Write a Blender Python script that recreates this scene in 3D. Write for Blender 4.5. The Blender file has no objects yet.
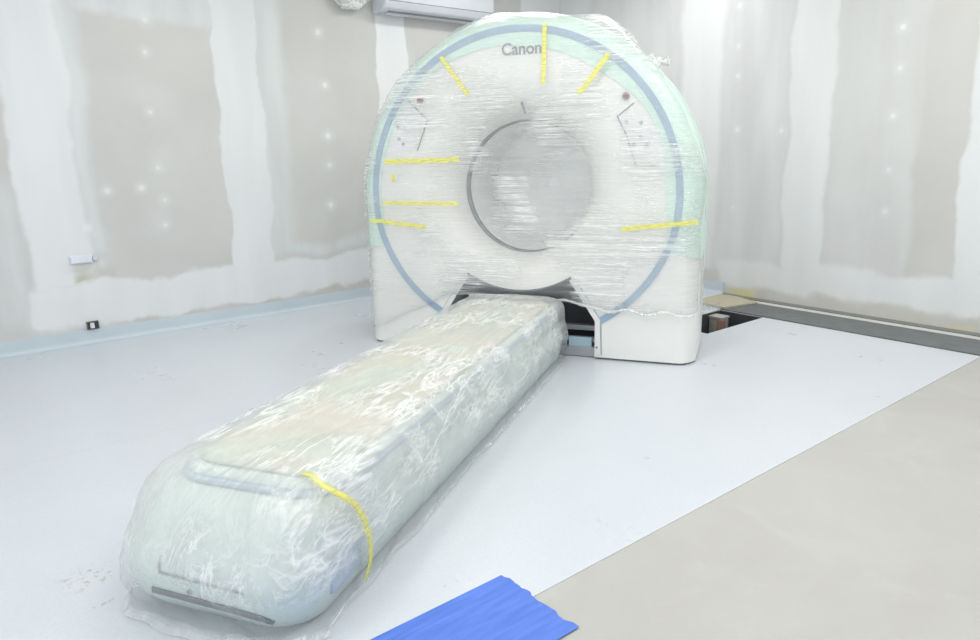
import bpy, bmesh, math, random
from mathutils import Vector, Matrix, noise
C = bpy.context.scene.collection
PI = math.pi
random.seed(7)

# ------------------------------------------------------------------ helpers
def link_mesh(name, verts, faces, mat, parent=None, smooth=True):
    me = bpy.data.meshes.new(name)
    me.from_pydata([tuple(v) for v in verts], [], faces)
    me.validate(); me.update()
    bm = bmesh.new(); bm.from_mesh(me)
    bmesh.ops.recalc_face_normals(bm, faces=bm.faces)
    bm.to_mesh(me); bm.free()
    if mat: me.materials.append(mat)
    if smooth:
        for p in me.polygons: p.use_smooth = True
    o = bpy.data.objects.new(name, me); C.objects.link(o)
    if parent: o.parent = parent
    return o

def bevel(o, w=.004, seg=2):
    m = o.modifiers.new('bevel', 'BEVEL'); m.width = w; m.segments = seg
    m.limit_method = 'ANGLE'; m.angle_limit = math.radians(35)
    m.harden_normals = False
    return o

def box_data(x0, x1, y0, y1, z0, z1, off=0):
    v = [(x0,y0,z0),(x1,y0,z0),(x1,y1,z0),(x0,y1,z0),(x0,y0,z1),(x1,y0,z1),(x1,y1,z1),(x0,y1,z1)]
    f = [(0,3,2,1),(4,5,6,7),(0,1,5,4),(1,2,6,5),(2,3,7,6),(3,0,4,7)]
    return v, [tuple(i+off for i in q) for q in f]

def boxes(name, lst, mat, parent=None, bev=0):
    V, F = [], []
    for b in lst:
        v, f = box_data(*b, off=len(V)); V += v; F += f
    o = link_mesh(name, V, F, mat, parent, smooth=False)
    if bev: bevel(o, bev)
    return o

def prism(name, pts, axis, a, b, mat, parent=None, bev=0):
    """2-D polygon extruded along an axis ('y': pts are x,z ; 'z': pts are x,y)"""
    n = len(pts); V = []
    for t in (a, b):
        for p in pts:
            V.append((p[0], t, p[1]) if axis == 'y' else (p[0], p[1], t) if axis == 'z' else (t, p[0], p[1]))
    F = [tuple(range(n)), tuple(range(2*n-1, n-1, -1))] + [(i, (i+1) % n, n+(i+1) % n, n+i) for i in range(n)]
    o = link_mesh(name, V, F, mat, parent, smooth=False)
    if bev: bevel(o, bev)
    return o

def loft(name, rings, mat, parent=None, cap0=False, cap1=False, closed_u=False, smooth=True):
    n = len(rings[0]); V = [p for r in rings for p in r]; F = []
    m = len(rings)
    for i in range(m if closed_u else m-1):
        j = (i+1) % m
        for k in range(n):
            l = (k+1) % n
            F.append((i*n+k, i*n+l, j*n+l, j*n+k))
    if cap0: F.append(tuple(range(n)))
    if cap1: F.append(tuple((m-1)*n+k for k in range(n)))
    return link_mesh(name, V, F, mat, parent, smooth)

def ribbon(name, pts, width, y0, thick, mat, parent=None, closed=False):
    """flat ribbon on a plane x,z facing -y with real thickness"""
    n = len(pts); V = []; F = []
    for i in range(n):
        a = pts[(i-1) % n] if closed or i else pts[i]
        b = pts[(i+1) % n] if closed or i < n-1 else pts[i]
        dx, dz = b[0]-a[0], b[1]-a[1]; L = math.hypot(dx, dz) or 1
        nx, nz = -dz/L*width/2, dx/L*width/2
        x, z = pts[i]
        yy = y0(x, z) if callable(y0) else y0
        V += [(x-nx, yy, z-nz), (x+nx, yy, z+nz), (x+nx, yy+thick, z+nz), (x-nx, yy+thick, z-nz)]
    for i in range(n if closed else n-1):
        j = (i+1) % n
        for k in range(4):
            l = (k+1) % 4
            F.append((i*4+k, i*4+l, j*4+l, j*4+k))
    if not closed: F += [(0, 1, 2, 3), tuple((n-1)*4+k for k in (3, 2, 1, 0))]
    return link_mesh(name, V, F, mat, parent, smooth=False)

def tube(name, pts, r, mat, parent=None, seg=10):
    rings = []
    pts = [Vector(p) for p in pts]
    for i, p in enumerate(pts):
        d = (pts[min(i+1, len(pts)-1)]-pts[max(i-1, 0)]).normalized()
        a = d.orthogonal().normalized() if i == 0 else (a - d*a.dot(d)).normalized()
        b = d.cross(a)
        rr = r(i) if callable(r) else r
        rings.append([p+(a*math.cos(t)+b*math.sin(t))*rr for t in [2*PI*k/seg for k in range(seg)]])
    return loft(name, rings, mat, parent, True, True)

def disc(name, x, z, r, y0, y1, mat, parent=None, seg=24, hole=0):
    if hole:
        rr = [(r, y1), (r, y0), (hole, y0), (hole, y1)]
        rings = [[(x+q*math.cos(2*PI*k/seg), y, z+q*math.sin(2*PI*k/seg)) for k in range(seg)] for q, y in rr]
        return loft(name, rings, mat, parent, closed_u=True, smooth=False)
    return prism(name, [(x+r*math.cos(2*PI*k/seg), z+r*math.sin(2*PI*k/seg)) for k in range(seg)], 'y', y0, y1, mat, parent)

def thing(name, label, cat, loc=(0,0,0), rz=0, group=None):
    o = bpy.data.objects.new(name, None); C.objects.link(o)
    o.empty_display_size = .1
    o.location = loc; o.rotation_euler = (0, 0, rz)
    return tag(o, label, cat, group)
def tag(o, label, cat, group=None):
    o['label'] = label; o['category'] = cat
    if group: o['group'] = group
    return o
def struct(o):
    o['kind'] = 'structure'; return o
def lab(o, s):
    o['label'] = s; return o

# ------------------------------------------------------------------ node helpers
class NT:
    def __init__(s, name):
        s.m = bpy.data.materials.new(name); s.m.use_nodes = True
        s.t = s.m.node_tree; s.t.nodes.clear()
        s.out = s.n('ShaderNodeOutputMaterial')
    def n(s, typ, **kw):
        x = s.t.nodes.new(typ)
        for k, v in kw.items(): setattr(x, k, v)
        return x
    def l(s, a, b): s.t.links.new(a, b)
    def set(s, inp, v):
        if isinstance(v, bpy.types.NodeSocket): s.l(v, inp)
        else: inp.default_value = v
    def math(s, op, a, b=None, c=None, clamp=False):
        x = s.n('ShaderNodeMath', operation=op, use_clamp=clamp)
        s.set(x.inputs[0], a)
        if b is not None: s.set(x.inputs[1], b)
        if c is not None: s.set(x.inputs[2], c)
        return x.outputs[0]
    def coords(s, scale=(1,1,1), rot=(0,0,0), loc=(0,0,0)):
        tc = s.n('ShaderNodeTexCoord'); mp = s.n('ShaderNodeMapping')
        s.l(tc.outputs['Object'], mp.inputs[0])
        mp.inputs['Location'].default_value = loc; mp.inputs['Rotation'].default_value = rot; mp.inputs['Scale'].default_value = scale
        return mp.outputs[0]
    def noise(s, vec, scale, detail=3, rough=.5, dist=0):
        x = s.n('ShaderNodeTexNoise')
        s.l(vec, x.inputs['Vector']); x.inputs['Scale'].default_value = scale
        x.inputs['Detail'].default_value = detail; x.inputs['Roughness'].default_value = rough
        x.inputs['Distortion'].default_value = dist
        return x.outputs[0]
    def ss(s, v, a, b, lo=0., hi=1.):
        x = s.n('ShaderNodeMapRange', interpolation_type='SMOOTHSTEP')
        s.set(x.inputs[0], v); s.set(x.inputs[1], a); s.set(x.inputs[2], b); x.inputs[3].default_value = lo; x.inputs[4].default_value = hi
        return x.outputs[0]
    def band(s, v, a, b, e):
        return s.math('MULTIPLY', s.ss(v, a-e, a+e), s.ss(v, b-e, b+e, 1., 0.))
    def mix(s, f, a, b):
        x = s.n('ShaderNodeMix', data_type='RGBA')
        s.set(x.inputs[0], f)
        s.set(x.inputs[6], a if isinstance(a, bpy.types.NodeSocket) else (*a, 1)); s.set(x.inputs[7], b if isinstance(b, bpy.types.NodeSocket) else (*b, 1))
        return x.outputs[2]
    def bump(s, h, strength, dist=.01):
        x = s.n('ShaderNodeBump'); x.inputs['Strength'].default_value = strength; x.inputs['Distance'].default_value = dist
        s.l(h, x.inputs['Height']); return x.outputs[0]
    def pbr(s, col, rough=.5, spec=.5, metal=0, normal=None, coat=0, alpha=None, trans=0, sub=0):
        p = s.n('ShaderNodeBsdfPrincipled')
        s.set(p.inputs['Base Color'], col if isinstance(col, bpy.types.NodeSocket) else (*col, 1))
        s.set(p.inputs['Roughness'], rough); p.inputs['Specular IOR Level'].default_value = spec
        p.inputs['Metallic'].default_value = metal; p.inputs['Coat Weight'].default_value = coat
        if normal: s.l(normal, p.inputs['Normal'])
        return p.outputs[0]
    def done(s, sh):
        s.l(sh, s.out.inputs[0]); return s.m

def simple(name, col, rough=.5, metal=0, var=.03, sc=6, bump=.05, coat=0):
    t = NT(name); v = t.coords(); n = t.noise(v, sc, 4)
    c2 = tuple(max(0, c*(1-2*var)) for c in col)
    c = t.mix(t.ss(n, .3, .7), c2, col)
    b = t.bump(t.noise(v, sc*12, 3), bump, .002)
    return t.done(t.pbr(c, rough, .5, metal, b, coat))

# ------------------------------------------------------------------ materials
M = {}
M['cover'] = simple('painted_cover', (.82, .82, .79), .35, var=.01)
M['panel'] = simple('panel_white', (.80, .80, .80), .35, var=.01)
M['line'] = simple('seam_grey', (.22, .24, .26), .6)
M['faintline'] = simple('seam_pale', (.42, .45, .47), .6)
M['blue'] = simple('accent_blue', (.34, .45, .57), .35)
M['mint'] = simple('mint_foam_film', (.66, .83, .75), .4, var=.03, sc=3)
M['dark'] = simple('dark_plastic', (.06, .065, .075), .45)
M['grey'] = simple('mid_grey_plastic', (.16, .17, .19), .5)
M['rail'] = simple('rail_metal', (.45, .47, .5), .35, metal=.4)
M['beigepad'] = None
M['red'] = simple('red_plastic', (.30, .08, .11), .4)
M['ink'] = simple('grey_ink', (.30, .32, .33), .6)
M['whiteplastic'] = simple('white_plastic', (.68, .70, .75), .3)
M['brown'] = simple('brown_wood', (.16, .09, .06), .7, var=.2)
M['steel'] = None
M['junction'] = simple('junction_white', (.74, .77, .84), .45)
M['raw'] = simple('raw_paper', (.55, .50, .40), .8, var=.1)

def m_yellow():
    t = NT('yellow_tape'); v = t.coords()
    n = t.noise(v, 60, 3)
    p = t.pbr(t.mix(n, (.80, .76, .12), (.88, .86, .30)), .4, .5, 0, t.bump(n, .4, .003))
    tr = t.n('ShaderNodeBsdfTransparent'); mx = t.n('ShaderNodeMixShader'); t.l(t.ss(t.noise(t.coords(scale=(3, 3, 20)), 6, 4), .35, .6, .42, .78), mx.inputs[0])
    t.l(tr.outputs[0], mx.inputs[1]); t.l(p, mx.inputs[2])
    return t.done(mx.outputs[0])
M['yellow'] = m_yellow()

def m_bluetape():
    t = NT('blue_tape'); v = t.coords()
    n = t.noise(t.coords(scale=(30, 3, 3)), 2, 4)
    c = t.mix(t.ss(n, .3, .75), (.07, .17, .62), (.10, .22, .74))
    return t.done(t.pbr(c, .45, .5, 0, t.bump(n, .5, .004)))
M['bluetape'] = m_bluetape()

def m_pad():
    t = NT('mattress_vinyl'); v = t.coords()
    n = t.noise(v, 4, 3)
    c = t.mix(t.ss(n, .35, .65), (.63, .58, .47), (.55, .62, .51))
    return t.done(t.pbr(c, .5, .5, 0, t.bump(t.noise(v, 30, 3), .1, .004)))
M['beigepad'] = m_pad()

def m_steel():
    t = NT('dark_steel'); v = t.coords(scale=(1, 6, 1))
    n = t.noise(v, 9, 5, .65); n2 = t.noise(t.coords(), 60, 3)
    c = t.mix(t.ss(n, .3, .7), (.13, .145, .15), (.19, .205, .21))
    c = t.mix(t.ss(n2, .68, .78), c, (.32, .33, .33))
    return t.done(t.pbr(c, .5, .5, .3, t.bump(n, .15, .003)))
M['steel'] = m_steel()

def m_ply():
    t = NT('plywood'); v = t.coords(scale=(4, 30, 4))
    n = t.noise(v, 2, 4)
    return t.done(t.pbr(t.mix(n, (.42, .38, .27), (.56, .52, .40)), .7))
M['ply'] = m_ply()

def m_lino():
    t = NT('pale_blue_vinyl'); v = t.coords()
    n = t.noise(v, 1.3, 4, .6); f = t.noise(v, 140, 2, .7)
    c = t.mix(t.ss(n, .3, .7), (.62, .655, .70), (.655, .69, .73))
    c = t.mix(t.ss(f, .3, .75), t.mix(.5, c, (.565, .60, .64)), c)
    # dirt specks and scuffs
    d = t.noise(v, 34, 5, .75); sp = t.ss(d, .775, .82)
    c = t.mix(t.math('MULTIPLY', sp, .45), c, (.42, .39, .33))
    sx = t.n('ShaderNodeSeparateXYZ'); t.l(t.n('ShaderNodeTexCoord').outputs['Object'], sx.inputs[0])
    seam = t.band(sx.outputs[0], -3.3023, -3.2977, .0015)
    c = t.mix(t.math('MULTIPLY', seam, .4), c, (.45, .45, .44))
    for cx_, cy_, rr_, th in ((-2.23, .245, .10, .58), (-2.06, .25, .05, .62), (-1.49, 1.04, .08, .66)):
        ddx = t.math('SUBTRACT', sx.outputs[0], cx_); ddy = t.math('SUBTRACT', sx.outputs[1], cy_)
        dd = t.math('SQRT', t.math('ADD', t.math('POWER', ddx, 2), t.math('POWER', ddy, 2)))
        k = t.math('MULTIPLY', t.ss(dd, rr_*.4, rr_, 1., 0.), t.ss(t.noise(v, 45, 4, .7), th-.03, th+.02))
        c = t.mix(t.math('MULTIPLY', k, .6), c, (.36, .31, .22))
    b = t.bump(f, .08, .002)
    r = t.ss(n, .3, .7, .27, .31)
    return t.done(t.pbr(c, r, .5, 0, b))
M['lino'] = m_lino()

def m_cove():
    t = NT('cove_vinyl'); v = t.coords()
    n = t.noise(v, 3, 4)
    return t.done(t.pbr(t.mix(n, (.50, .58, .63), (.60, .67, .72)), .45))
M['cove'] = m_cove()

def m_screed():
    t = NT('beige_screed'); v = t.coords()
    n = t.noise(v, 1.1, 6, .62, .4); n2 = t.noise(t.coords(loc=(3, 1, 0)), 3.2, 5, .65, 1.0); f = t.noise(v, 90, 3)
    c = t.mix(t.ss(n, .3, .7), (.455, .45, .42), (.505, .50, .475))
    c = t.mix(t.ss(n2, .5, .8, 0., .6), c, (.54, .538, .52))
    w = t.noise(t.coords(scale=(1.2, 3, 1), rot=(0, 0, .6)), 2.2, 4, .6, 1.5)
    crack = t.math('ABSOLUTE', t.math('SUBTRACT', w, .5))
    c = t.mix(t.math('MULTIPLY', t.ss(crack, .0, .006, 1., 0.), t.ss(n2, .5, .62, 0., .35)), c, (.44, .42, .38))
    d = t.noise(t.coords(loc=(9, 4, 0)), 7, 5, .7)
    c = t.mix(t.ss(d, .69, .75, 0., .5), c, (.36, .34, .29))
    return t.done(t.pbr(c, .55, .35, 0, t.bump(f, .1, .003)))
M['screed'] = m_screed()

def m_wall(name, axis, whites, skims, bottom, dots, stains, top=None):
    """plasterboard with joint compound. axis: 0 runs along x, 1 along y. whites: (a, b, z0, z1, soft)"""
    t = NT(name); tc = t.n('ShaderNodeTexCoord'); sx = t.n('ShaderNodeSeparateXYZ'); t.l(tc.outputs['Object'], sx.inputs[0])
    v = tc.outputs['Object']
    w1 = t.noise(v, 2.2, 4, .55); w2 = t.noise(t.coords(loc=(5, 5, 5)), 2.6, 4, .55)
    u = t.math('ADD', sx.outputs[axis], t.math('MULTIPLY', t.math('SUBTRACT', w1, .5), .16))
    z = t.math('ADD', sx.outputs[2], t.math('MULTIPLY', t.math('SUBTRACT', w2, .5), .22))
    bn = t.noise(v, 1.2, 3); streak = t.noise(t.coords(scale=(3.5, 3.5, .6)), 1.6, 3, .5)
    board = t.mix(t.ss(bn, .3, .7), (.56, .557, .537), (.615, .61, .588))
    skimc = t.mix(t.ss(streak, .3, .7), (.635, .65, .655), (.69, .705, .705))
    white = t.mix(t.ss(streak, .3, .75), (.72, .74, .745), (.76, .775, .78))
    def mask(lst, e0):
        tot = None
        for q in lst:
            a, b, z0, z1 = q[:4]; e = q[4] if len(q) > 4 else e0
            k = t.math('MULTIPLY', t.band(u, a, b, e), t.band(z, z0, z1, max(e, .02)))
            if len(q) > 5: k = t.math('MULTIPLY', k, q[5])
            tot = k if tot is None else t.math('MAXIMUM', tot, k)
        return tot
    c = board
    pt = t.noise(t.coords(loc=(2, 7, 1)), 1.7, 4, .6)
    c = t.mix(t.math('MULTIPLY', t.ss(pt, .48, .72), .30), c, skimc)
    if skims: c = t.mix(t.math('MULTIPLY', mask(skims, .06), t.ss(streak, .2, .6, .65, 1.)), c, skimc)
    c = t.mix(mask(whites + bottom, .012), c, white)
    for (du, dz, r, s) in dots:
        du_ = t.math('SUBTRACT', sx.outputs[axis], du); dz_ = t.math('SUBTRACT', sx.outputs[2], dz)
        dd = t.math('ADD', t.math('SQRT', t.math('ADD', t.math('POWER', du_, 2), t.math('POWER', dz_, 2))), t.math('MULTIPLY', t.math('SUBTRACT', streak, .5), .05))
        c = t.mix(t.ss(dd, r*.25, r*2.4, s*.5, 0.), c, (.74, .76, .76))
        c = t.mix(t.ss(dd, r*.2, r*.9, s*.8, 0.), c, (.85, .86, .86))
    for (a, b, z0, z1, e, col, s) in stains:
        k = t.math('MULTIPLY', t.math('MULTIPLY', t.band(u, a, b, e), t.band(z, z0, z1, e*.6)), s)
        c = t.mix(t.math('MULTIPLY', k, t.ss(w1, .35, .6)), c, col)
    return t.done(t.pbr(c, .75, .3, 0, t.bump(t.math('ADD', streak, t.noise(v, 25, 3)), .12, .003)))

LW = m_wall('wall_plaster_left', 1,
    [(.54, .90, .4, 3, .02), (1.83, 2.15, .3, 3, .012), (3.14, 3.43, .3, 3, .008), (4.7, 5.3, 0, 3, .03)],
    [(.85, 1.00, .5, 3, .04), (2.12, 2.33, .5, 3, .05), (.8, 1.9, 2.1, 2.3, .03), (.2, .5, .2, 1.1, .08), (.45, .72, .1, .45, .08), (1.95, 3.2, .45, .55, .04)],
    [(.50, 6, .135, .41, .015), (-.2, .6, 2.35, 3, .03)],
    [(1.413, 2.085, .035, .6), (1.389, 1.886, .028, .8), (1.374, 1.505, .025, .8), (1.38, 1.138, .03, .7), (1.40, .92, .028, .8), (1.05, 1.0, .03, .6), (1.262, 1.009, .025, .7),
     (1.385, .75, .03, .8), (2.643, 2.11, .03, .6), (2.67, 1.727, .028, .8), (2.666, 1.345, .028, .8), (2.66, 1.122, .03, .6), (2.65, .809, .03, .8), (.904, .768, .04, .5), (1.36, .10, .03, .9)],
    [(.80, 1.02, .42, .62, .03, (.50, .48, .38), .9), (1.1, 4.3, .10, .15, .03, (.52, .49, .41), .8), (-.5, .5, .08, .16, .04, (.50, .47, .38), .7)])
RW = m_wall('wall_plaster_right', 0,
    [(-2.87, -2.55, .2, 3, .02), (-3.85, -3.46, .2, 3, .04), (-1.68, -1.2, .2, 3, .015), (-5.3, -4.9, .2, 3, .04)],
    [(-3.46, -2.87, .2, 3, .05), (-2.55, -1.98, .2, 3, .03, .55), (-4.9, -3.85, .2, 3, .1)],
    [(-3.4, -.2, .10, .30, .03), (-2.6, -1.6, .22, .34, .03)],
    [(-3.34, 2.25, .03, .6), (-3.33, 1.957, .025, .5), (-3.32, 1.736, .025, .6), (-3.303, 1.33, .025, .7), (-2.93, 1.31, .025, .6), (-3.3, .725, .025, .6),
     (-2.139, 1.935, .032, .9), (-2.131, 1.682, .028, .8), (-2.142, 1.38, .03, .7), (-2.131, 1.03, .025, .5), (-2.128, .75, .025, .4)],
    [(-3.30, -3.05, .0, .09, .05, (.74, .68, .30), .95), (-3.0, -1.0, .03, .11, .04, (.55, .53, .47), .5), (-1.66, -1.50, .0, .04, .02, (.68, .64, .35), .5), (-2.9, -2.7, .0, .04, .02, (.70, .64, .25), .7)])
M['ceiling'] = simple('ceiling_board', (.78, .78, .77), .8)

def m_wrap(name, streak_scale, rot, base, ridge, bumpd, seed=0, tint=(.98, .995, .99), zfade=None, mk=(.46, .60)):
    """clear polythene film: mostly see-through, whiter where it bunches into folds, glossy"""
    t = NT(name)
    v = t.coords(scale=streak_scale, rot=rot, loc=(seed, seed*.7, 0))
    n1 = t.noise(v, 1.0, 4, .62, .5)
    big = t.noise(t.coords(loc=(seed+3, 0, 0)), 2.4, 3, .5)
    r1 = t.math('SUBTRACT', 1.0, t.math('MULTIPLY', t.math('ABSOLUTE', t.math('SUBTRACT', n1, .5)), 9.0), clamp=True)
    v2 = t.coords(scale=tuple(s*.55 for s in streak_scale), rot=(rot[0], rot[1]+.5, rot[2]+.9), loc=(seed+9, 2, 1))
    n2 = t.noise(v2, 1.0, 5, .65, 1.2)
    r2 = t.math('SUBTRACT', 1.0, t.math('MULTIPLY', t.math('ABSOLUTE', t.math('SUBTRACT', n2, .5)), 14.0), clamp=True)
    msk = t.ss(big, mk[0], mk[1], .12, 1.)
    rid = t.math('MAXIMUM', t.math('MULTIPLY', t.math('POWER', r1, 3), msk), t.math('MULTIPLY', t.math('POWER', r2, 3), t.ss(big, .62, .45, .8, .1)))
    if zfade:
        sx = t.n('ShaderNodeSeparateXYZ'); t.l(t.n('ShaderNodeTexCoord').outputs['Object'], sx.inputs[0])
        zf = t.math('MAXIMUM', t.ss(sx.outputs[2], zfade[0], zfade[1], .15, 1.), t.ss(sx.outputs[2], .012, .035, 1., 0.))
        rid = t.math('MULTIPLY', rid, zf); base = t.math('MULTIPLY', base, zf)
    h = t.math('ADD', t.math('ADD', t.math('MULTIPLY', n1, msk), t.math('MULTIPLY', n2, .6)), t.math('MULTIPLY', rid, .35))
    nor = t.bump(h, .9, bumpd)
    nor2 = t.bump(h, .25, bumpd)
    fac = t.math('ADD', base, t.math('MULTIPLY', rid, ridge), clamp=True)
    dif = t.n('ShaderNodeBsdfDiffuse'); dif.inputs[0].default_value = (*tint, 1); t.l(nor2, dif.inputs['Normal']) if False else None
    trl = t.n('ShaderNodeBsdfTranslucent'); trl.inputs[0].default_value = (*tint, 1)
    md = t.n('ShaderNodeMixShader'); md.inputs[0].default_value = .22; t.l(dif.outputs[0], md.inputs[1]); t.l(trl.outputs[0], md.inputs[2])
    tr = t.n('ShaderNodeBsdfTransparent'); tr.inputs[0].default_value = (1, 1, 1, 1)
    m1 = t.n('ShaderNodeMixShader'); t.l(fac, m1.inputs[0]); t.l(tr.outputs[0], m1.inputs[1]); t.l(md.outputs[0], m1.inputs[2])
    gl = t.n('ShaderNodeBsdfGlossy'); gl.inputs['Roughness'].default_value = .10; t.l(nor, gl.inputs['Normal'])
    fr = t.n('ShaderNodeFresnel'); fr.inputs[0].default_value = 1.38; t.l(nor, fr.inputs['Normal'])
    m2 = t.n('ShaderNodeMixShader'); t.l(t.math('MINIMUM', t.math('MULTIPLY', fr.outputs[0], 1.2), .27), m2.inputs[0]); t.l(m1.outputs[0], m2.inputs[1]); t.l(gl.outputs[0], m2.inputs[2])
    return t.done(m2.outputs[0])
M['gwrap'] = m_wrap('gantry_film', (.8, 2, 42), (0, .03, 0), .13, .85, .026, mk=(.49, .60))
M['cwrap'] = m_wrap('couch_film', (11, 2.4, 7), (0, 0, -.3), .33, .62, .026, 4, zfade=(.09, .20), mk=(.46, .60))

M['bfilm'] = m_wrap('bore_milky_film', (.8, 2, 30), (0, .9, 0), .62, .20, .012, 8)

# ------------------------------------------------------------------ the room
XL, YB, H = -5.30, 5.20, 2.80     # left wall, back-right wall, ceiling
X2, Y2 = 3.2, -3.2
# gap in the flooring by the right wall (pit)
PX0, PX1, PY0, PY1 = -3.02, -2.66, 3.98, 4.67
boxes_floor = [(XL-.1, PX0, Y2, YB+.1, -.1, 0), (PX1, X2, Y2, YB+.1, -.1, 0), (PX0, PX1, Y2, PY0, -.1, 0), (PX0, PX1, PY1, YB+.1, -.1, 0)]
struct(boxes('floor', boxes_floor, M['screed']))
t = 0.02
struct(boxes('floor_pit', [(PX0, PX0+.006, PY0, PY1, -.45, -.004), (PX1-.006, PX1, PY0, PY1, -.45, -.004), (PX0, PX1, PY0, PY0+.006, -.45, -.004), (PX0, PX1, PY1-.006, PY1, -.45, -.004), (PX0-t, PX1+t, PY0-t, PY1+t, -.47, -.45)], M['dark']))
lin = [(XL, PX0, Y2, YB, 0, .003), (PX0, PX1, Y2, PY0, 0, .003), (PX1, -1.30, Y2, PY1-.0, 0, .003)]
lin = [(XL, -3.33, Y2, YB, 0, .003), (-3.33, PX0, Y2, 4.70, 0, .003), (PX0, PX1, Y2, PY0, 0, .003), (PX1, -1.30, Y2, 4.66, 0, .003)]
fl = struct(boxes('vinyl_floor', lin, M['lino']))
struct(boxes('wall_left', [(XL-.1, XL, Y2, YB+.1, 0, H)], LW))
struct(boxes('wall_right', [(XL-.1, X2, YB, YB+.1, 0, H)], RW))
struct(boxes('ceiling', [(XL-.1, X2, Y2, YB+.1, H, H+.1)], M['ceiling']))
# coved skirting, quarter-round at the foot
def cove(name, along, a, b):
    pts = [(0, .003), (0, .098), (.006, .1), (.008, .098), (.009, .04)] + [(.04-.031*math.cos(q), .037-.034*math.sin(q)+.0) for q in [PI/2*k/6 for k in range(1, 7)]]
    pts = [(p[0], max(p[1], .0035)) for p in pts]
    V, F = [], []; n = len(pts)
    for tt in (a, b):
        for d, z in pts: V.append((XL+d, tt, z) if along == 'y' else (tt, YB-d, z))
    F = [(i, (i+1) % n, n+(i+1) % n, n+i) for i in range(n)] + [tuple(range(n)), tuple(range(2*n-1, n-1, -1))]
    return struct(link_mesh(name, V, F, M['cove'], None, False))
cove('baseboard_left', 'y', Y2, YB); cove('baseboard_right', 'x', XL, -3.34)
# wall foot track and pale strip on the bare side
struct(boxes('trim_1', [(-3.33, X2, YB-.075, YB-.001, 0, .012)], simple('track_grey', (.22, .225, .21), .5)))
struct(boxes('trim_2', [(-3.05, X2, 5.045, 5.12, 0, .006)], simple('pale_strip', (.62, .62, .60), .6)))

o = boxes('trench_cover', [(-3.02, X2, 4.675, 5.035, 0, .009)], M['steel'], bev=.002)
tag(o, 'long dark grey steel trench cover running along foot of right wall', 'cover')
o = prism('plywood_sheet', [(-3.30, 4.72), (-3.00, 4.69), (-2.93, 5.03), (-3.16, 5.11), (-3.31, 5.10)], 'z', .0095, .021, M['ply'])
tag(o, 'small tan plywood offcut lying at the end of the dark trench cover', 'board')

# things in the pit
bxo = thing('conduit_box', 'grey metal conduit box standing in the open floor pit behind the scanner', 'box', (-2.93, 4.54, -.45))
boxes('body', [(-.075, .03, -.03, .06, 0, .42)], simple('box_grey', (.42, .41, .37), .6), bxo, .004)
boxes('lid', [(-.08, .035, -.035, .065, .4201, .435)], simple('box_lid', (.45, .44, .42), .6), bxo, .002)
pp = tube('timber_post', [(-2.845, 4.42, -.45), (-2.845, 4.42, -.012)], .03, M['brown'], None, 8)
tag(pp, 'short brown timber post stub standing in the floor pit', 'post')
cb = tube('pit_cable', [(-2.685, 4.64, -.34), (-2.70, 4.60, -.20), (-2.72, 4.52, -.14), (-2.73, 4.42, -.20), (-2.72, 4.30, -.40)], .016, M['grey'])
tag(cb, 'thick grey cable looping across the dark floor pit', 'cable')

# crumpled white film scrap beside the pit
def crumple(name, cx, cy, w, d, h, mat, seed, parent=None, nx=26, ny=26):
    V, F = [], []
    for j in range(ny):
        for i in range(nx):
            u, v = i/(nx-1)-.5, j/(ny-1)-.5
            e = max(0, 1-4*max(u*u, v*v))
            p = Vector((u*w*(1+.25*noise.noise(Vector((u*3, v*3, seed)))), v*d*(1+.25*noise.noise(Vector((u*3, v*3, seed+5)))), 0))
            k = abs(noise.noise(Vector((u*7, v*7, seed+1))))+.5*abs(noise.noise(Vector((u*15, v*15, seed+2))))
            p.z = .006+h*k*(e**.5)
            V.append(p+Vector((cx, cy, 0)))
    for j in range(ny-1):
        for i in range(nx-1):
            a = j*nx+i; F.append((a, a+1, a+nx+1, a+nx))
    return link_mesh(name, V, F, mat, parent)
s = crumple('film_scrap', -2.98, 3.95+.35, .30, .62, .16, M['cwrap'], 3.3)
s.location = (-.18, .05, .0)
tag(s, 'crumpled clear plastic film scrap on floor between scanner foot and pit', 'plastic film')

# blue masking tape on the edge of the vinyl
def torn(x0, x1, y0, y1, seed):
    r = random.Random(seed); pts = [(x0, y0), (x1, y0)]
    n = 9
    for k in range(n+1):
        x = x1+(x0-x1)*k/n
        pts.append((x, y1+r.uniform(-.006, .006)))
    return pts
b = prism('masking_tape', torn(-1.435, -1.305, -.1, 1.182, 1), 'z', .0035, .0045, M['bluetape'])
tag(b, 'blue masking tape strip lying on the pale vinyl, beside the scanner couch', 'tape', None)
b = prism('masking_tape', torn(-1.318, -1.125, -.1, 1.175, 2), 'z', .0047, .0057, M['bluetape'])
tag(b, 'wider blue masking tape strip covering the seam onto the beige floor', 'tape', None)

# wall junction box, socket hole
jb = thing('junction_box', 'white plastic junction box on the left wall beside a raw plasterboard patch', 'electrical box', (XL, .84, .57))
boxes('back_plate', [(0, .012, -.075, .062, -.028, .028)], M['junction'], jb, .003)
boxes('cover', [(.0121, .035, -.068, .055, -.022, .022)], M['junction'], jb, .004)
boxes('cable_stub', [(.005, .022, .062, .088, -.012, .006)], M['whiteplastic'], jb, .002)
sb = thing('socket_box', 'small open metal socket box with brown inside, low on the left wall', 'electrical box', (XL, .845, .125))
boxes('housing', [(0, .02, -.036, .036, .024, .027), (0, .02, -.036, .036, -.027, -.024), (0, .02, -.036, -.032, -.024, .024), (0, .02, .032, .036, -.024, .024)], M['grey'], sb)
boxes('backing', [(0, .004, -.032, .032, -.024, .024)], M['brown'], sb)
boxes('connector', [(.005, .016, -.016, .010, -.02, .018)], M['junction'], sb, .002)
boxes('clip', [(.005, .018, .018, .028, -.02, .02)], M['dark'], sb, .001)

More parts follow.
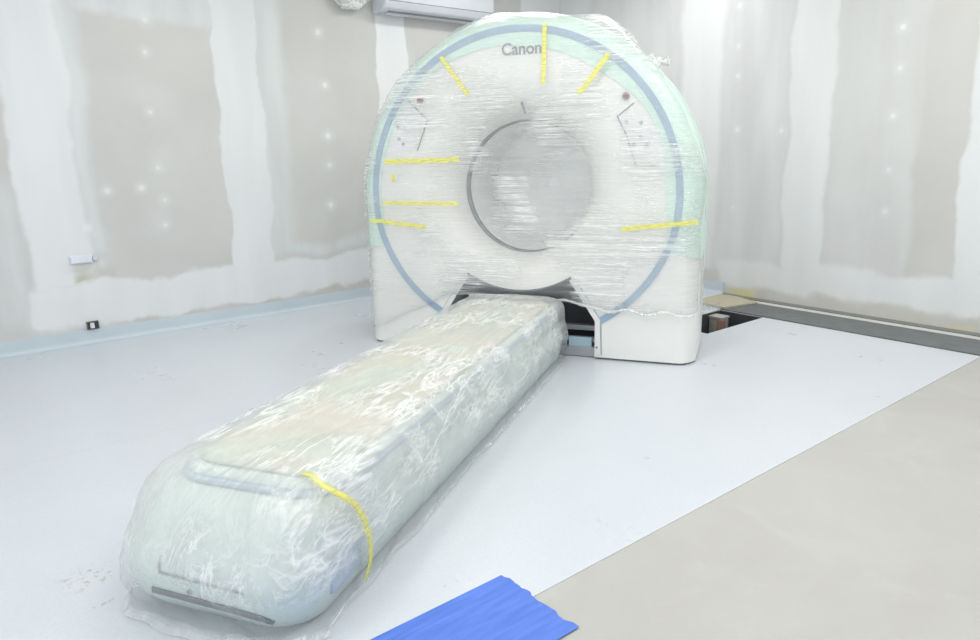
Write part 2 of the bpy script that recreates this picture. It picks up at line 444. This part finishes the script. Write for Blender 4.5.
# air conditioner
ac = thing('air_conditioner', 'white wall-mounted air conditioner above the scanner', 'air conditioner', (XL, 3.12, 2.285))
prof = [(0, 0), (.13, 0), (.185, .018), (.215, .06), (.222, .12), (.22, .24), (.205, .285), (.17, .30), (0, .30)]
V = [(d, y, z) for y in (0, 1.08) for d, z in prof]; n = len(prof)
F = [(i, (i+1) % n, n+(i+1) % n, n+i) for i in range(n)] + [tuple(range(n)), tuple(range(2*n-1, n-1, -1))]
bevel(link_mesh('casing', V, F, M['whiteplastic'], ac, False), .012, 3)
# louvre flap + slot lines on the sloped underside
V = [(.075, y, -.003) for y in (.05, 1.03)] + [(.165, y, -.003+.008) for y in (.05, 1.03)]
boxes('louver', [(.06, .135, .07, 1.01, -.010, -.002)], M['whiteplastic'], ac, .003)
boxes('air_slot', [(.136, .150, .06, 1.02, -.004, .006)], M['grey'], ac)
lab(boxes('front_seam', [(.2165, .2215, .03, 1.05, .068, .073)], M['ink'], ac), 'dark seam line under the front panel')
boxes('display', [(.2215, .2235, .50, .54, .13, .14)], M['ink'], ac)
# wrapped pipe bundle left of it
pb = tube('pipe_bundle', [(XL+.04, 2.72, 2.60), (XL+.06, 2.76, 2.40), (XL+.07, 2.84, 2.325), (XL+.07, 2.95, 2.325), (XL+.06, 3.05, 2.38)],
     lambda i: (.03, .042, .05, .045, .03)[i], M['cwrap'], None, 14)
tag(pb, 'plastic wrapped pipe bundle bending out beside the air conditioner', 'pipe')
pq = tube('drain_hose', [(XL+.04, 2.72, 2.60), (XL+.06, 2.76, 2.40), (XL+.07, 2.84, 2.325), (XL+.07, 2.95, 2.325), (XL+.06, 3.05, 2.38)],
     .02, simple('hose', (.62, .60, .52), .5), pb, 10)

# ------------------------------------------------------------------ scanner gantry (local frame: x right, y into the room, z up)
GL, GR = (-3.1626, 2.7622, .003), math.radians(31.163)
CZ, BZ, BR = .918, .985, .392

def outline(w, zb, n_b=36, n_s=30, n_a=150, cz=CZ, r=None, mod=None):
    """closed loop: bottom left -> bottom right -> up -> arc -> down"""
    r = r or w
    pts = [(-w+2*w*k/n_b, zb(-w+2*w*k/n_b) if callable(zb) else zb) for k in range(n_b)]
    z0 = pts[0][1]; z1 = zb(w) if callable(zb) else zb
    pts += [(w, z1+(cz-z1)*k/n_s) for k in range(n_s)]
    for k in range(n_a):
        a = PI*k/n_a; rr = r*(1+(mod(a) if mod else 0))
        pts.append((rr*math.cos(a), cz+rr*math.sin(a)))
    pts += [(-w, cz-(cz-z0)*k/n_s) for k in range(n_s)]
    return pts

base_out = outline(1.033, .02)
def inner(r, ref=None):
    return [(r*math.cos(a), BZ+r*math.sin(a)) for a in [math.atan2(z-BZ, x) for x, z in (ref or base_out)]]

def body_rings():
    R = []
    for r, y in [(BR, .62), (BR, .28), (BR+.006, .20), (BR+.03, .12), (BR+.075, .06), (BR+.13, .022), (BR+.2, .002)]:
        R.append([(x, y, z) for x, z in inner(r)])
    for m in (.35, .7):
        a = inner(BR+.2); b = outline(.933, .02)
        R.append([(p[0]*(1-m)+q[0]*m, 0, p[1]*(1-m)+q[1]*m) for p, q in zip(a, b)])
    for ins, y in [(.10, 0), (.08, .002), (.06, .010), (.04, .028), (.025, .049), (.01, .077), (0, .1), (0, .55), (.02, .68), (.08, .80), (.15, .87), (.2, .89)]:
        R.append([(x, y, z) for x, z in outline(1.033-ins, .012)])
    for r, y in [(BR+.15, .89), (BR+.05, .84), (BR+.01, .76)]:
        R.append([(x, y, z) for x, z in inner(r)])
    return R

gan = thing('ct_scanner_gantry', 'large white ring-shaped CT scanner gantry wrapped in clear plastic with yellow tape', 'medical scanner', GL, GR)
hs = loft('housing', body_rings(), M['cover'], None, closed_u=True)
# table opening through the foot (boolean, baked)
RA = .592
arc = [(RA*math.cos(a), BZ+RA*math.sin(a)) for a in [math.radians(-57.5-65*k/16) for k in range(17)]]
notch = [(.466, -.05), (.466, .235)] + arc + [(-.466, .235), (-.466, -.05)]
ct = prism('cutter', notch, 'y', -.2, .52, None)
md = hs.modifiers.new('b', 'BOOLEAN'); md.operation = 'DIFFERENCE'; md.object = ct; md.solver = 'EXACT'
bpy.context.view_layer.update()
dg = bpy.context.evaluated_depsgraph_get()
me2 = bpy.data.meshes.new_from_object(hs.evaluated_get(dg))
hs.modifiers.clear(); hs.data = me2
bpy.data.objects.remove(ct)
for p in me2.polygons: p.use_smooth = True
bmx = bmesh.new(); bmx.from_mesh(me2)
for e in bmx.edges:
    if len(e.link_faces) == 2 and e.calc_face_angle(0) > math.radians(35): e.smooth = False
bmx.to_mesh(me2); bmx.free()
if not me2.materials: me2.materials.append(M['cover'])
for p in me2.polygons: p.material_index = 0
hs.parent = gan

# dark gap plate under the feet
for sx0, sx1 in ((-.985, -.48), (.48, .985)):
    boxes('base_plate', [(sx0, sx1, .035, .80, 0, .0115)], M['dark'], gan)
# liner ring: dark slit where funnel meets the tunnel
def bring():
    V, F = [], []; n = 90
    for k in range(n+1):
        a = math.radians(72+236*k/n); e = .10+.9*math.sin(PI*k/n)**.6
        for r, y in [(BR-.006*e, .238-.0*e), (BR+.004, .225-.016*e), (BR+.010, .25), (BR-.007*e, .25+.008*e)]:
            V.append((r*math.cos(a), y, BZ+r*math.sin(a)))
    for k in range(n):
        for q in range(4): F.append((k*4+q, k*4+(q+1) % 4, (k+1)*4+(q+1) % 4, (k+1)*4+q))
    return link_mesh('bore_ring', V, F, M['line'], gan)
bring()
# clear mylar window inside the tunnel & rear tunnel sleeve
loft('tunnel_sleeve', [[(x, y, z) for x, z in inner(r)] for r, y in [(BR-.004, .27), (BR-.008, .30), (BR-.008, .74), (BR-.004, .78)]], simple('sleeve', (.84, .85, .85), .3), gan)
# accent band: arc following the cover then easing in to the opening
bpts = []
ctrl = [(-125.5, .852), (-115, .862), (-100+0, .0)]
def band_r(deg):     # radius about (0,.95) by angle, 90 = top
    d = abs(((deg-90+180) % 360)-180)      # 0 at top .. 180 at bottom
    return .918 if d < 100 else .918-.060*min(1, (d-100)/48)**1.2
A0 = 90-146.5; A1 = 90+146.5
bpts = [(band_r(a)*math.cos(math.radians(a)), .940+band_r(a)*math.sin(math.radians(a))) for a in [A0+(A1-A0)*k/120 for k in range(121)]]
def face_y(x, z):
    if z > CZ: q = math.hypot(x, z-CZ)
    else: q = abs(x)
    i = 1.033-q
    if i >= .10: return 0
    return .1*max(0, (.10-i)/.1)**2.5
bd = ribbon('accent_band', bpts, .038, lambda x, z: face_y(x, z)-.007, .012, M['blue'], gan)
lab(bd, 'slate blue curved accent band')
# mint protective foam film over the rim and the upper shoulders
def mint_rings(z_min):
    R = []
    def cl(p): return p
    for rr, y in [(.885, -.0035), (.933, -.0035), (.955, -.001), (.975, .007), (.995, .025), (1.012, .047), (1.027, .076), (1.037, .10), (1.037, .55), (1.015, .68)]:
        pts = []
        for k in range(121):
            a = math.radians(-18+216*k/120)
            wob = 1+.02*noise.noise(Vector((math.cos(a)*3, math.sin(a)*3, 1.5)))-.05*math.exp(-((math.degrees(a)-70)/30)**2)-.05*math.exp(-((math.degrees(a)-5)/16)**2) if rr < .91 else 1
            x, z = rr*wob*math.cos(a), rr*wob*math.sin(a)
            if z < 0:      # straight flank below the arc
                x = math.copysign(rr*wob if rr > .93 else math.sqrt(max(.5, (rr*wob)**2-z*z)), x)
            pts.append((x, y, CZ+z))
        R.append(pts)
    V = [p for r in R for p in r]; n = 121
    F = [(i*n+k, i*n+k+1, (i+1)*n+k+1, (i+1)*n+k) for i in range(len(R)-1) for k in range(n-1)]
    return V, F
V, F = mint_rings(.68)
mf = link_mesh('foam_film', V, F, M['mint'], gan); lab(mf, 'pale mint green foam film over the rim')

# inner dish seam circle
# frame strips of the table opening
for s in (-1, 1):
    pts = [(s*.318, .472), (s*.473, .235), (s*.480, .03)]
    ribbon('opening_frame', [(p[0]+s*.010, p[1]) for p in pts], .030, -.010, .02, M['panel'], gan)
    ribbon('opening_seam', [(p[0]+s*.029, p[1]) for p in pts], .005, -.006, .01, M['faintline'], gan)
    disc('screw', s*.482, .075, .006, -.014, -.009, M['line'], gan, 12)
# inside of the opening
boxes('opening_liner', [(-.464, .464, .40, .43, .02, .60)], M['grey'], gan)
prism('opening_hood', [(p[0], p[1]+.0) for p in arc] + [(p[0]*.985, p[1]-.012) for p in reversed(arc)], 'y', .0, .40, M['grey'], gan)
for z0, z1, y0 in ((.004, .060, .03), (.082, .105, .07), (.135, .165, .14)):
    boxes('rail', [(-.463, .463, y0, y0+.05, z0, z1)], M['rail'], gan, .002)
boxes('rail_plinth', [(-.46, .46, .06, .39, .004, .078)], M['dark'], gan)
boxes('cable_tag', [(.30, .44, .045, .068, .055, .115)], simple('tag_blue', (.42, .56, .66), .5), gan, .004)

# control panels left and right: raised slab outlined by a fine seam, keys as children
def control(pts, keys, ring, seam):
    ylv = -.0012
    cp = prism('control_panel', pts, 'y', ylv, .004, M['panel'], gan)
    ribbon('panel_seam', seam, .0055, ylv-.0038, .003, M['line'], cp, closed=False)
    for x, z in keys: disc('key', x, z, .010, ylv-.004, ylv, M['faintline'], cp, 14)
    r = disc('stop_button', ring[0], ring[1], .020, -.012, 0.0, M['ink'], gan, 20)
    disc('button_cap', ring[0], ring[1], .013, -.018, -.0121, M['red'], r, 20)
control([(-.69, 1.505), (-.565, 1.39), (-.64, 1.215), (-.80, 1.20), (-.80, 1.36)], [(-.745, 1.355), (-.695, 1.352), (-.742, 1.285), (-.715, 1.255)], (-.59, 1.50), [(-.665, 1.500), (-.548, 1.39), (-.623, 1.215)])
control([(.644, 1.437), (.558, 1.372), (.613, 1.267), (.663, 1.111), (.80, 1.105), (.80, 1.33)], [(.622, 1.34), (.70, 1.335), (.70, 1.265), (.665, 1.222), (.735, 1.218)], (.617, 1.475), [(.659, 1.437), (.573, 1.372), (.628, 1.267), (.678, 1.111), (.78, 1.108)])
# slot lamp above the bore
ribbon('laser_slot', [(.025, 1.470), (.046, 1.405)], .012, .020, .012, M['line'], gan)
# word mark
cu = bpy.data.curves.new('wordmark', 'FONT'); cu.body = 'Canon'; cu.size = .088; cu.extrude = .001; cu.offset = .0016
cu.align_x = 'CENTER'
to = bpy.data.objects.new('wordmark', cu); C.objects.link(to)
bpy.context.view_layer.update()
dg = bpy.context.evaluated_depsgraph_get()
tm = bpy.data.meshes.new_from_object(to.evaluated_get(dg)); bpy.data.objects.remove(to)
tm.materials.clear(); tm.materials.append(M['ink'])
wm = bpy.data.objects.new('logo', tm); C.objects.link(wm); wm.parent = gan
wm.location = (.036, -.003, 1.722); wm.rotation_euler = (PI/2, 0, 0)
lab(wm, 'grey maker lettering at the top of the ring')

# plastic film over the whole ring
def zb(x):
    if x < -.35: return .10+.25*max(0, min(1, (x+.98)/.55))+.008*math.sin(x*23)
    if x > .52: return .30+.008*math.sin(x*31)
    return .35-.05*max(0, (x-.3)/.22)
def gmod(a):
    d = math.degrees(a)
    b = .062*math.exp(-((d-62)/8)**2)+.016*math.exp(-((d-100)/9)**2)+.014*math.exp(-((d-140)/12)**2)
    b -= .008*math.exp(-((d-120)/7)**2)
    return b+.006*noise.noise(Vector((d*.08, 0, 0)))
def wrap_rings():
    R = []; ref = outline(1.0, zb)
    def ring(sc, y, cy=None):
        o = outline(1.037, zb, mod=gmod); c = (0, BZ)
        return [(c[0]+(x-c[0])*sc, y, (c[1]+(z-c[1])*sc)) for x, z in o]
    front = []
    for k in range(1, 25):
        sc = (k/24)**1.0*.925 if k > 1 else .002
        front.append(ring(sc, -.032+.05*max(0, 1-(sc/.40))**.8 * 1.0))
    R += front
    for ins, y in [(.06, -.024), (.035, -.002), (.016, .026), (.004, .06), (0, .10), (0, .13), (0, .2), (0, .3), (0, .42), (0, .55), (.012, .66), (.05, .78), (.10, .87), (.16, .915), (.22, .925)]:
        o = outline(1.037-ins, zb, mod=gmod); R.append([(x, y, z) for x, z in o])
    for sc in (.72, .6, .45, .3, .15, .002):
        R.append(ring(sc, .93))
    return R
R = wrap_rings(); n = len(R[0]); nb = 36
V = []
for i, r in enumerate(R):
    for k, p in enumerate(r):
        v = Vector(p)
        d = Vector((v.x, 0, v.z-BZ)); L = d.length or 1; d /= L
        w = noise.noise(Vector((v.x*1.8, v.y*3, v.z*9)))*.004 + noise.noise(Vector((v.x*3, v.y*8, v.z*4+7)))*.004 - .003
        side = v.y > 0 and i >= 24
        if i < 24: v.y += w*1.2 - .004
        else:
            j = noise.noise(Vector((v.x*5, v.y*11, v.z*5)))*.012
            v += d*(w+j*(1 if side else .3))
        V.append(v)
F = []
for i in range(len(R)-1):
    for k in range(n):
        l = (k+1) % n
        if i >= 27 and (k < nb): continue          # bag is open underneath
        F.append((i*n+k, i*n+l, (i+1)*n+l, (i+1)*n+k))
gw = link_mesh('plastic_wrap', V, F, M['gwrap'], gan); lab(gw, 'clear crinkled plastic film')

def bore_film():
    rings = []
    for k in range(1, 15):
        r = .002+.43*(k/14)
        rings.append([(r*math.cos(a), .86-.05*(1-(k/14)**2)+.012*noise.noise(Vector((r*math.cos(a)*5, r*math.sin(a)*5, 4))), BZ+r*math.sin(a)) for a in [2*PI*q/96 for q in range(96)]])
    return loft('bore_film', rings, M['bfilm'], gw)
bore_film()
def hem():
    pts = []
    for k in range(141):
        x = -.30+1.32*k/140
        pts.append(Vector((x, -.040+.010*noise.noise(Vector((x*6, 0, 0))), zb(x)+.004+.010*noise.noise(Vector((x*7, 3, 0))))))
    return tube('film_hem', pts, lambda i: .008+.006*noise.noise(Vector((i*.25, 1, 1))), M['cwrap'], gw, 8)
hem()
# yellow tape strips on the film
def strip(p, q, w, extra=0):
    pts = [(p[0]+(q[0]-p[0])*k/14+.002*noise.noise(Vector((k*.7, p[0], 0))), p[1]+(q[1]-p[1])*k/14+.004*noise.noise(Vector((k*.5, p[1], 2)))) for k in range(15)]
    def yy(x, z):
        rr = math.hypot(x, z-CZ) if z > CZ else abs(x)
        return -.050 + max(0, rr-1.01)*1.2
    return ribbon('tape_strip', pts, w, yy, .0012, M['yellow'], gw)
S = 1.0
def loc(gx, z): return (gx*.985+1.26*.985+0.0, 1.21-(1.21-z)*.985)
strip((-.430, 1.730), (-.268, 1.512), .022)
strip((.182, 1.862), (.172, 1.555), .024)
strip((.530, 1.690), (.372, 1.495), .026)
strip((-.825, 1.152), (-.335, 1.158), .028)
strip((-.850, .905), (-.345, .903), .022)
strip((-.945, .800), (-.568, .762), .024)
strip((.617, .770), (1.022, .815), .026)
strip((-.773, 1.078), (-.770, 1.035), .022)

# loose film tail sticking out at the upper right
def tail():
    V, F = [], []; nx, ny = 16, 10
    for j in range(ny):
        for i in range(nx):
            u, v = i/(nx-1), j/(ny-1)-.5
            p = Vector((.60+.20*u, .36+.10*v, 1.70-.03*u+.075*v*(1-.5*u)))
            p += Vector((0, noise.noise(Vector((u*5, v*6, 3)))*.05, noise.noise(Vector((u*6, v*5, 9)))*.05*(u+.2)))
            V.append(p)
    for j in range(ny-1):
        for i in range(nx-1):
            a = j*nx+i; F.append((a, a+1, a+nx+1, a+nx))
    return link_mesh('film_tail', V, F, M['cwrap'], gw)
tail()

# ------------------------------------------------------------------ patient couch (same local frame)
couch = thing('patient_couch', 'long low patient couch wrapped in crinkled clear plastic in front of the ring', 'medical couch', GL, GR)
YF, YE = -2.74, -.085
def plan(w, yf, ye, rf, re, n=10, ns=40, nf=12):
    """rounded rectangle in plan, clockwise from back right going to the front"""
    P = []
    for k in range(ns): P.append((w, ye-re+(yf+rf-ye+re)*k/ns))
    for k in range(n): a = -PI/2*k/n; P.append((w-rf+rf*math.cos(a), yf+rf+rf*math.sin(a)))
    for k in range(nf): P.append((w-rf-2*(w-rf)*k/nf, yf))
    for k in range(n): a = -PI/2-PI/2*k/n; P.append((-w+rf+rf*math.cos(a), yf+rf+rf*math.sin(a)))
    for k in range(ns): P.append((-w, yf+rf+(ye-re-yf-rf)*k/ns))
    for k in range(n): a = PI-PI/2*k/n; P.append((-w+re+re*math.cos(a), ye-re+re*math.sin(a)))
    for k in range(nf): P.append((-w+re+2*(w-re)*k/nf, ye))
    for k in range(n): a = PI/2-PI/2*k/n; P.append((w-re+re*math.cos(a), ye-re+re*math.sin(a)))
    return P
def lev(lst, **kw):
    return [[(x, y, z) for x, y in plan(w, YF+f, YE, rf, .04, **kw)] for w, f, rf, z in lst]
M['couchbase'] = simple('couch_cover', (.56, .65, .61), .4, var=.03, sc=3)
loft('base_cover', lev([(.255, .09, .10, .004), (.272, .055, .12, .02), (.292, .015, .13, .07), (.302, 0, .14, .13), (.300, .008, .15, .18), (.290, .035, .15, .225), (.280, .075, .15, .262), (.280, .125, .14, .290), (.272, .165, .13, .303)]), M['couchbase'], couch, True, True)
lab(loft('side_band', lev([(.270, .215, .13, .3035), (.276, .21, .13, .306), (.276, .212, .13, .318), (.270, .217, .13, .3215)]), M['blue'], couch, True, True), 'slate blue band round the couch top')
loft('tabletop', lev([(.268, .225, .13, .322), (.270, .225, .13, .327), (.266, .23, .13, .336), (.258, .24, .12, .341)]), M['couchbase'], couch, True, True)
def pad():
    R = []
    for w, f, rf, z in [(.228, .27, .10, .3415), (.234, .26, .10, .347), (.232, .265, .10, .356), (.218, .28, .09, .362), (.15, .36, .06, .364), (.05, .48, .02, .363)]:
        R.append([(x, y, z) for x, y in plan(w, YF+f, YE-.02-(f-.15)*.5, rf, min(.03, rf))])
    return loft('mattress', R, M['beigepad'], couch, True, True)
pad()
# front details
def nose(x, z):
    pr = [(.004, .09), (.02, .055), (.07, .015), (.13, 0), (.18, .008), (.225, .035), (.262, .075)]
    z = max(pr[0][0], min(z, pr[-1][0]))
    for (a, fa), (b, fb) in zip(pr, pr[1:]):
        if a <= z <= b: v = fa+(fb-fa)*(z-a)/(b-a); break
    return YF+v+max(0, abs(x)-.155)**2*3.6
def fine(pts, k=6):
    o = []
    for a, b in zip(pts, pts[1:]): o += [(a[0]+(b[0]-a[0])*i/k, a[1]+(b[1]-a[1])*i/k) for i in range(k)]
    return o+[pts[-1]]
ribbon('panel_seam', fine([(-.115, .195), (-.115, .155), (.15, .148)]), .005, lambda x, z: nose(x, z)-.004, .010, M['line'], couch)
gr = ribbon('floor_grille', fine([(-.15, .096), (-.1, .094), (.0, .091), (.1, .088), (.16, .084), (.19, .078), (.212, .060)]), .016, lambda x, z: nose(x, z)-.006, .02, M['grey'], couch)
lab(gr, 'dark slot along the lower front')
disc('key_hole', -.02, .118, .007, nose(-.02, .118)-.006, YF+.02, M['line'], couch, 14)
boxes('corner_pad', [(.20, .3045, YF+.16, YF+.32, .07, .17)], M['blue'], couch, .01)

# couch film
def cwrap():
    ns, nn, nf = 150, 12, 34
    kw = dict(n=nn, ns=ns, nf=nf)
    L = []
    prof = [(.310, .02, .14, .004), (.309, .02, .14, .010), (.310, .02, .15, .03), (.314, -.006, .15, .06), (.322, -.020, .16, .10), (.326, -.022, .17, .14), (.324, -.014, .17, .18), (.320, .003, .17, .215), (.312, .026, .17, .25),
            (.312, .045, .17, .285), (.306, .070, .17, .317), (.295, .098, .16, .343), (.278, .125, .15, .360), (.250, .155, .14, .371), (.215, .19, .12, .376), (.18, .23, .1, .377), (.14, .26, .08, .377), (.10, .29, .06, .377), (.06, .33, .04, .377), (.02, .37, .015, .377)]
    # refine vertically
    P2 = []
    for a, b in zip(prof, prof[1:]):
        for s_ in (0, .5): P2.append(tuple(a[i]*(1-s_)+b[i]*s_ for i in range(4)))
    P2.append(prof[-1])
    R = [[Vector((x, y, z)) for x, y in plan(w, YF+f, YE+.03-max(0, (f-.1))*.2, rf, min(.04, rf), **kw)] for w, f, rf, z in P2]
    V = []
    for ring in R:
        for p in ring:
            q = Vector((p.x, (p.y-YF), p.z))
            t1 = noise.noise(Vector((q.x*9+q.z*14, q.y*4-q.z*9, q.z*4)))
            t2 = noise.noise(Vector((q.x*20, q.y*11+q.z*16, q.z*10+4)))
            t3 = 1-abs(noise.noise(Vector((q.x*14+q.y*5, q.y*9-q.x*6, q.z*12+9))))*2
            a = .007*t1+.004*t2+.003*t3
            side = 1 if p.z < .34 else .0
            c = Vector((p.x, (p.y-YF-.2) if p.y < YF+.2 else 0, 0))
            if c.length > 1e-4: c.normalize()
            if p.z < .05:
                a += max(0, (.05-p.z)/.05)*(.012*noise.noise(Vector((q.x*8, q.y*6, 20)))+(.05*(1+noise.noise(Vector((q.x*9, 3, 20)))) if q.y < .12 else .07*max(0, 1-(q.y-.12)/.2)*(q.x < .1)*.3))
            p2 = p + c*a*(1.0 if side else .3)
            if p.z > .30: p2.z += .8*a
            dip = max(0, 1-((q.y-.0)/.25))  # front shoulder droops
            if p.z > .2 and q.y < .35: p2.z -= .0*(1-max(0, q.y)/.35)**2*(p.z-.2)/.16
            p2.z = max(p2.z, .002)
            V.append(p2)
    n = len(R[0]); F = []
    for i in range(len(R)-1):
        for k in range(n):
            l = (k+1) % n; F.append((i*n+k, i*n+l, (i+1)*n+l, (i+1)*n+k))
    F.append(tuple((len(R)-1)*n+k for k in range(n)))
    return link_mesh('plastic_wrap', V, F, M['cwrap'], couch)
cw = cwrap(); lab(cw, 'crinkled clear plastic film')
# yellow tape over the front right shoulder of the couch
def ctape():
    path = [(.20, -2.53, .388), (.235, -2.54, .388), (.27, -2.55, .380), (.305, -2.555, .364), (.328, -2.54, .340), (.338, -2.50, .30), (.342, -2.465, .24), (.344, -2.45, .173), (.344, -2.45, .112), (.336, -2.475, .06)]
    V, F = [], []
    for i, p in enumerate(path):
        k = noise.noise(Vector((i*.8, 0, 0)))*.012
        wdt = .012+.004*noise.noise(Vector((i*1.3, 4, 0)))
        for s in (-1, 1): V.append((p[0]+.004, p[1]+s*wdt+k, p[2]))
    for i in range(len(path)-1): F.append((2*i, 2*i+1, 2*i+3, 2*i+2))
    o = link_mesh('tape_strip', V, F, M['yellow'], cw)
    m = o.modifiers.new('s', 'SOLIDIFY'); m.thickness = .0015
    return o
ctape()

# ------------------------------------------------------------------ camera
cam = bpy.data.cameras.new('camera'); co = bpy.data.objects.new('camera', cam); C.objects.link(co)
cam.sensor_width = 36; cam.lens = 714.255/980*36; cam.clip_start = .05
r = Vector((.63012, .77625, -.01963)); u = Vector((-.16733, .16043, .97276)); f = Vector((-.75825, .60967, -.23098))
mt = Matrix((r, u, -f)).transposed().to_4x4(); mt.translation = Vector((0, 0, 1.21))
co.matrix_world = mt
bpy.context.scene.camera = co

# ------------------------------------------------------------------ light
def area(name, loc, sx, sy, power, col=(1, 1, 1), rot=(0, 0, 0)):
    l = bpy.data.lights.new(name, 'AREA'); l.shape = 'RECTANGLE'; l.size = sx; l.size_y = sy; l.energy = power; l.color = col
    o = bpy.data.objects.new(name, l); C.objects.link(o); o.location = loc; o.rotation_euler = rot
    return o
for i, (x, y) in enumerate([(-4.1, 1.2), (-4.1, 3.6), (-2.2, .2), (-2.1, 2.0), (-1.6, 3.9), (-3.5, 4.4), (-.1, 1.2), (-.1, 3.2)]):  # ceiling lamps; the one in the back corner is added to brighten bore and walls
    area('ceiling_lamp_and_fill', (x, y, H-.02), .3, 1.2, 8 if y > 4.2 else 11 if x < -4 and y < 3 else 17, (1, .985, .96))
area('added_cool_fill', (X2-.1, -.6, 1.6), 1.8, 1.4, 20, (.93, .97, 1), (0, PI/2, 0))  # added side fill, no window built here; brightens the scanner front
area('added_cool_fill', (-.9, Y2+.1, 1.7), 2.2, 1.3, 24, (.93, .97, 1), (PI/2, 0, 0))  # unseen fill behind the camera, added to lift front-facing surfaces
w = bpy.data.worlds.new('world'); bpy.context.scene.world = w; w.use_nodes = True
bg = w.node_tree.nodes['Background']; bg.inputs[0].default_value = (.92, .965, 1, 1); bg.inputs[1].default_value = 0.95

sc = bpy.context.scene
sc.view_settings.view_transform = 'Standard'; sc.view_settings.look = 'None'; sc.view_settings.gamma = 1
sc.view_settings.use_curve_mapping = False
sc.view_settings.exposure = 0.14
try:
    sc.cycles.transparent_max_bounces = 16; sc.cycles.max_bounces = 8; sc.cycles.use_denoising = True
    sc.cycles.sample_clamp_indirect = 6
except Exception: pass
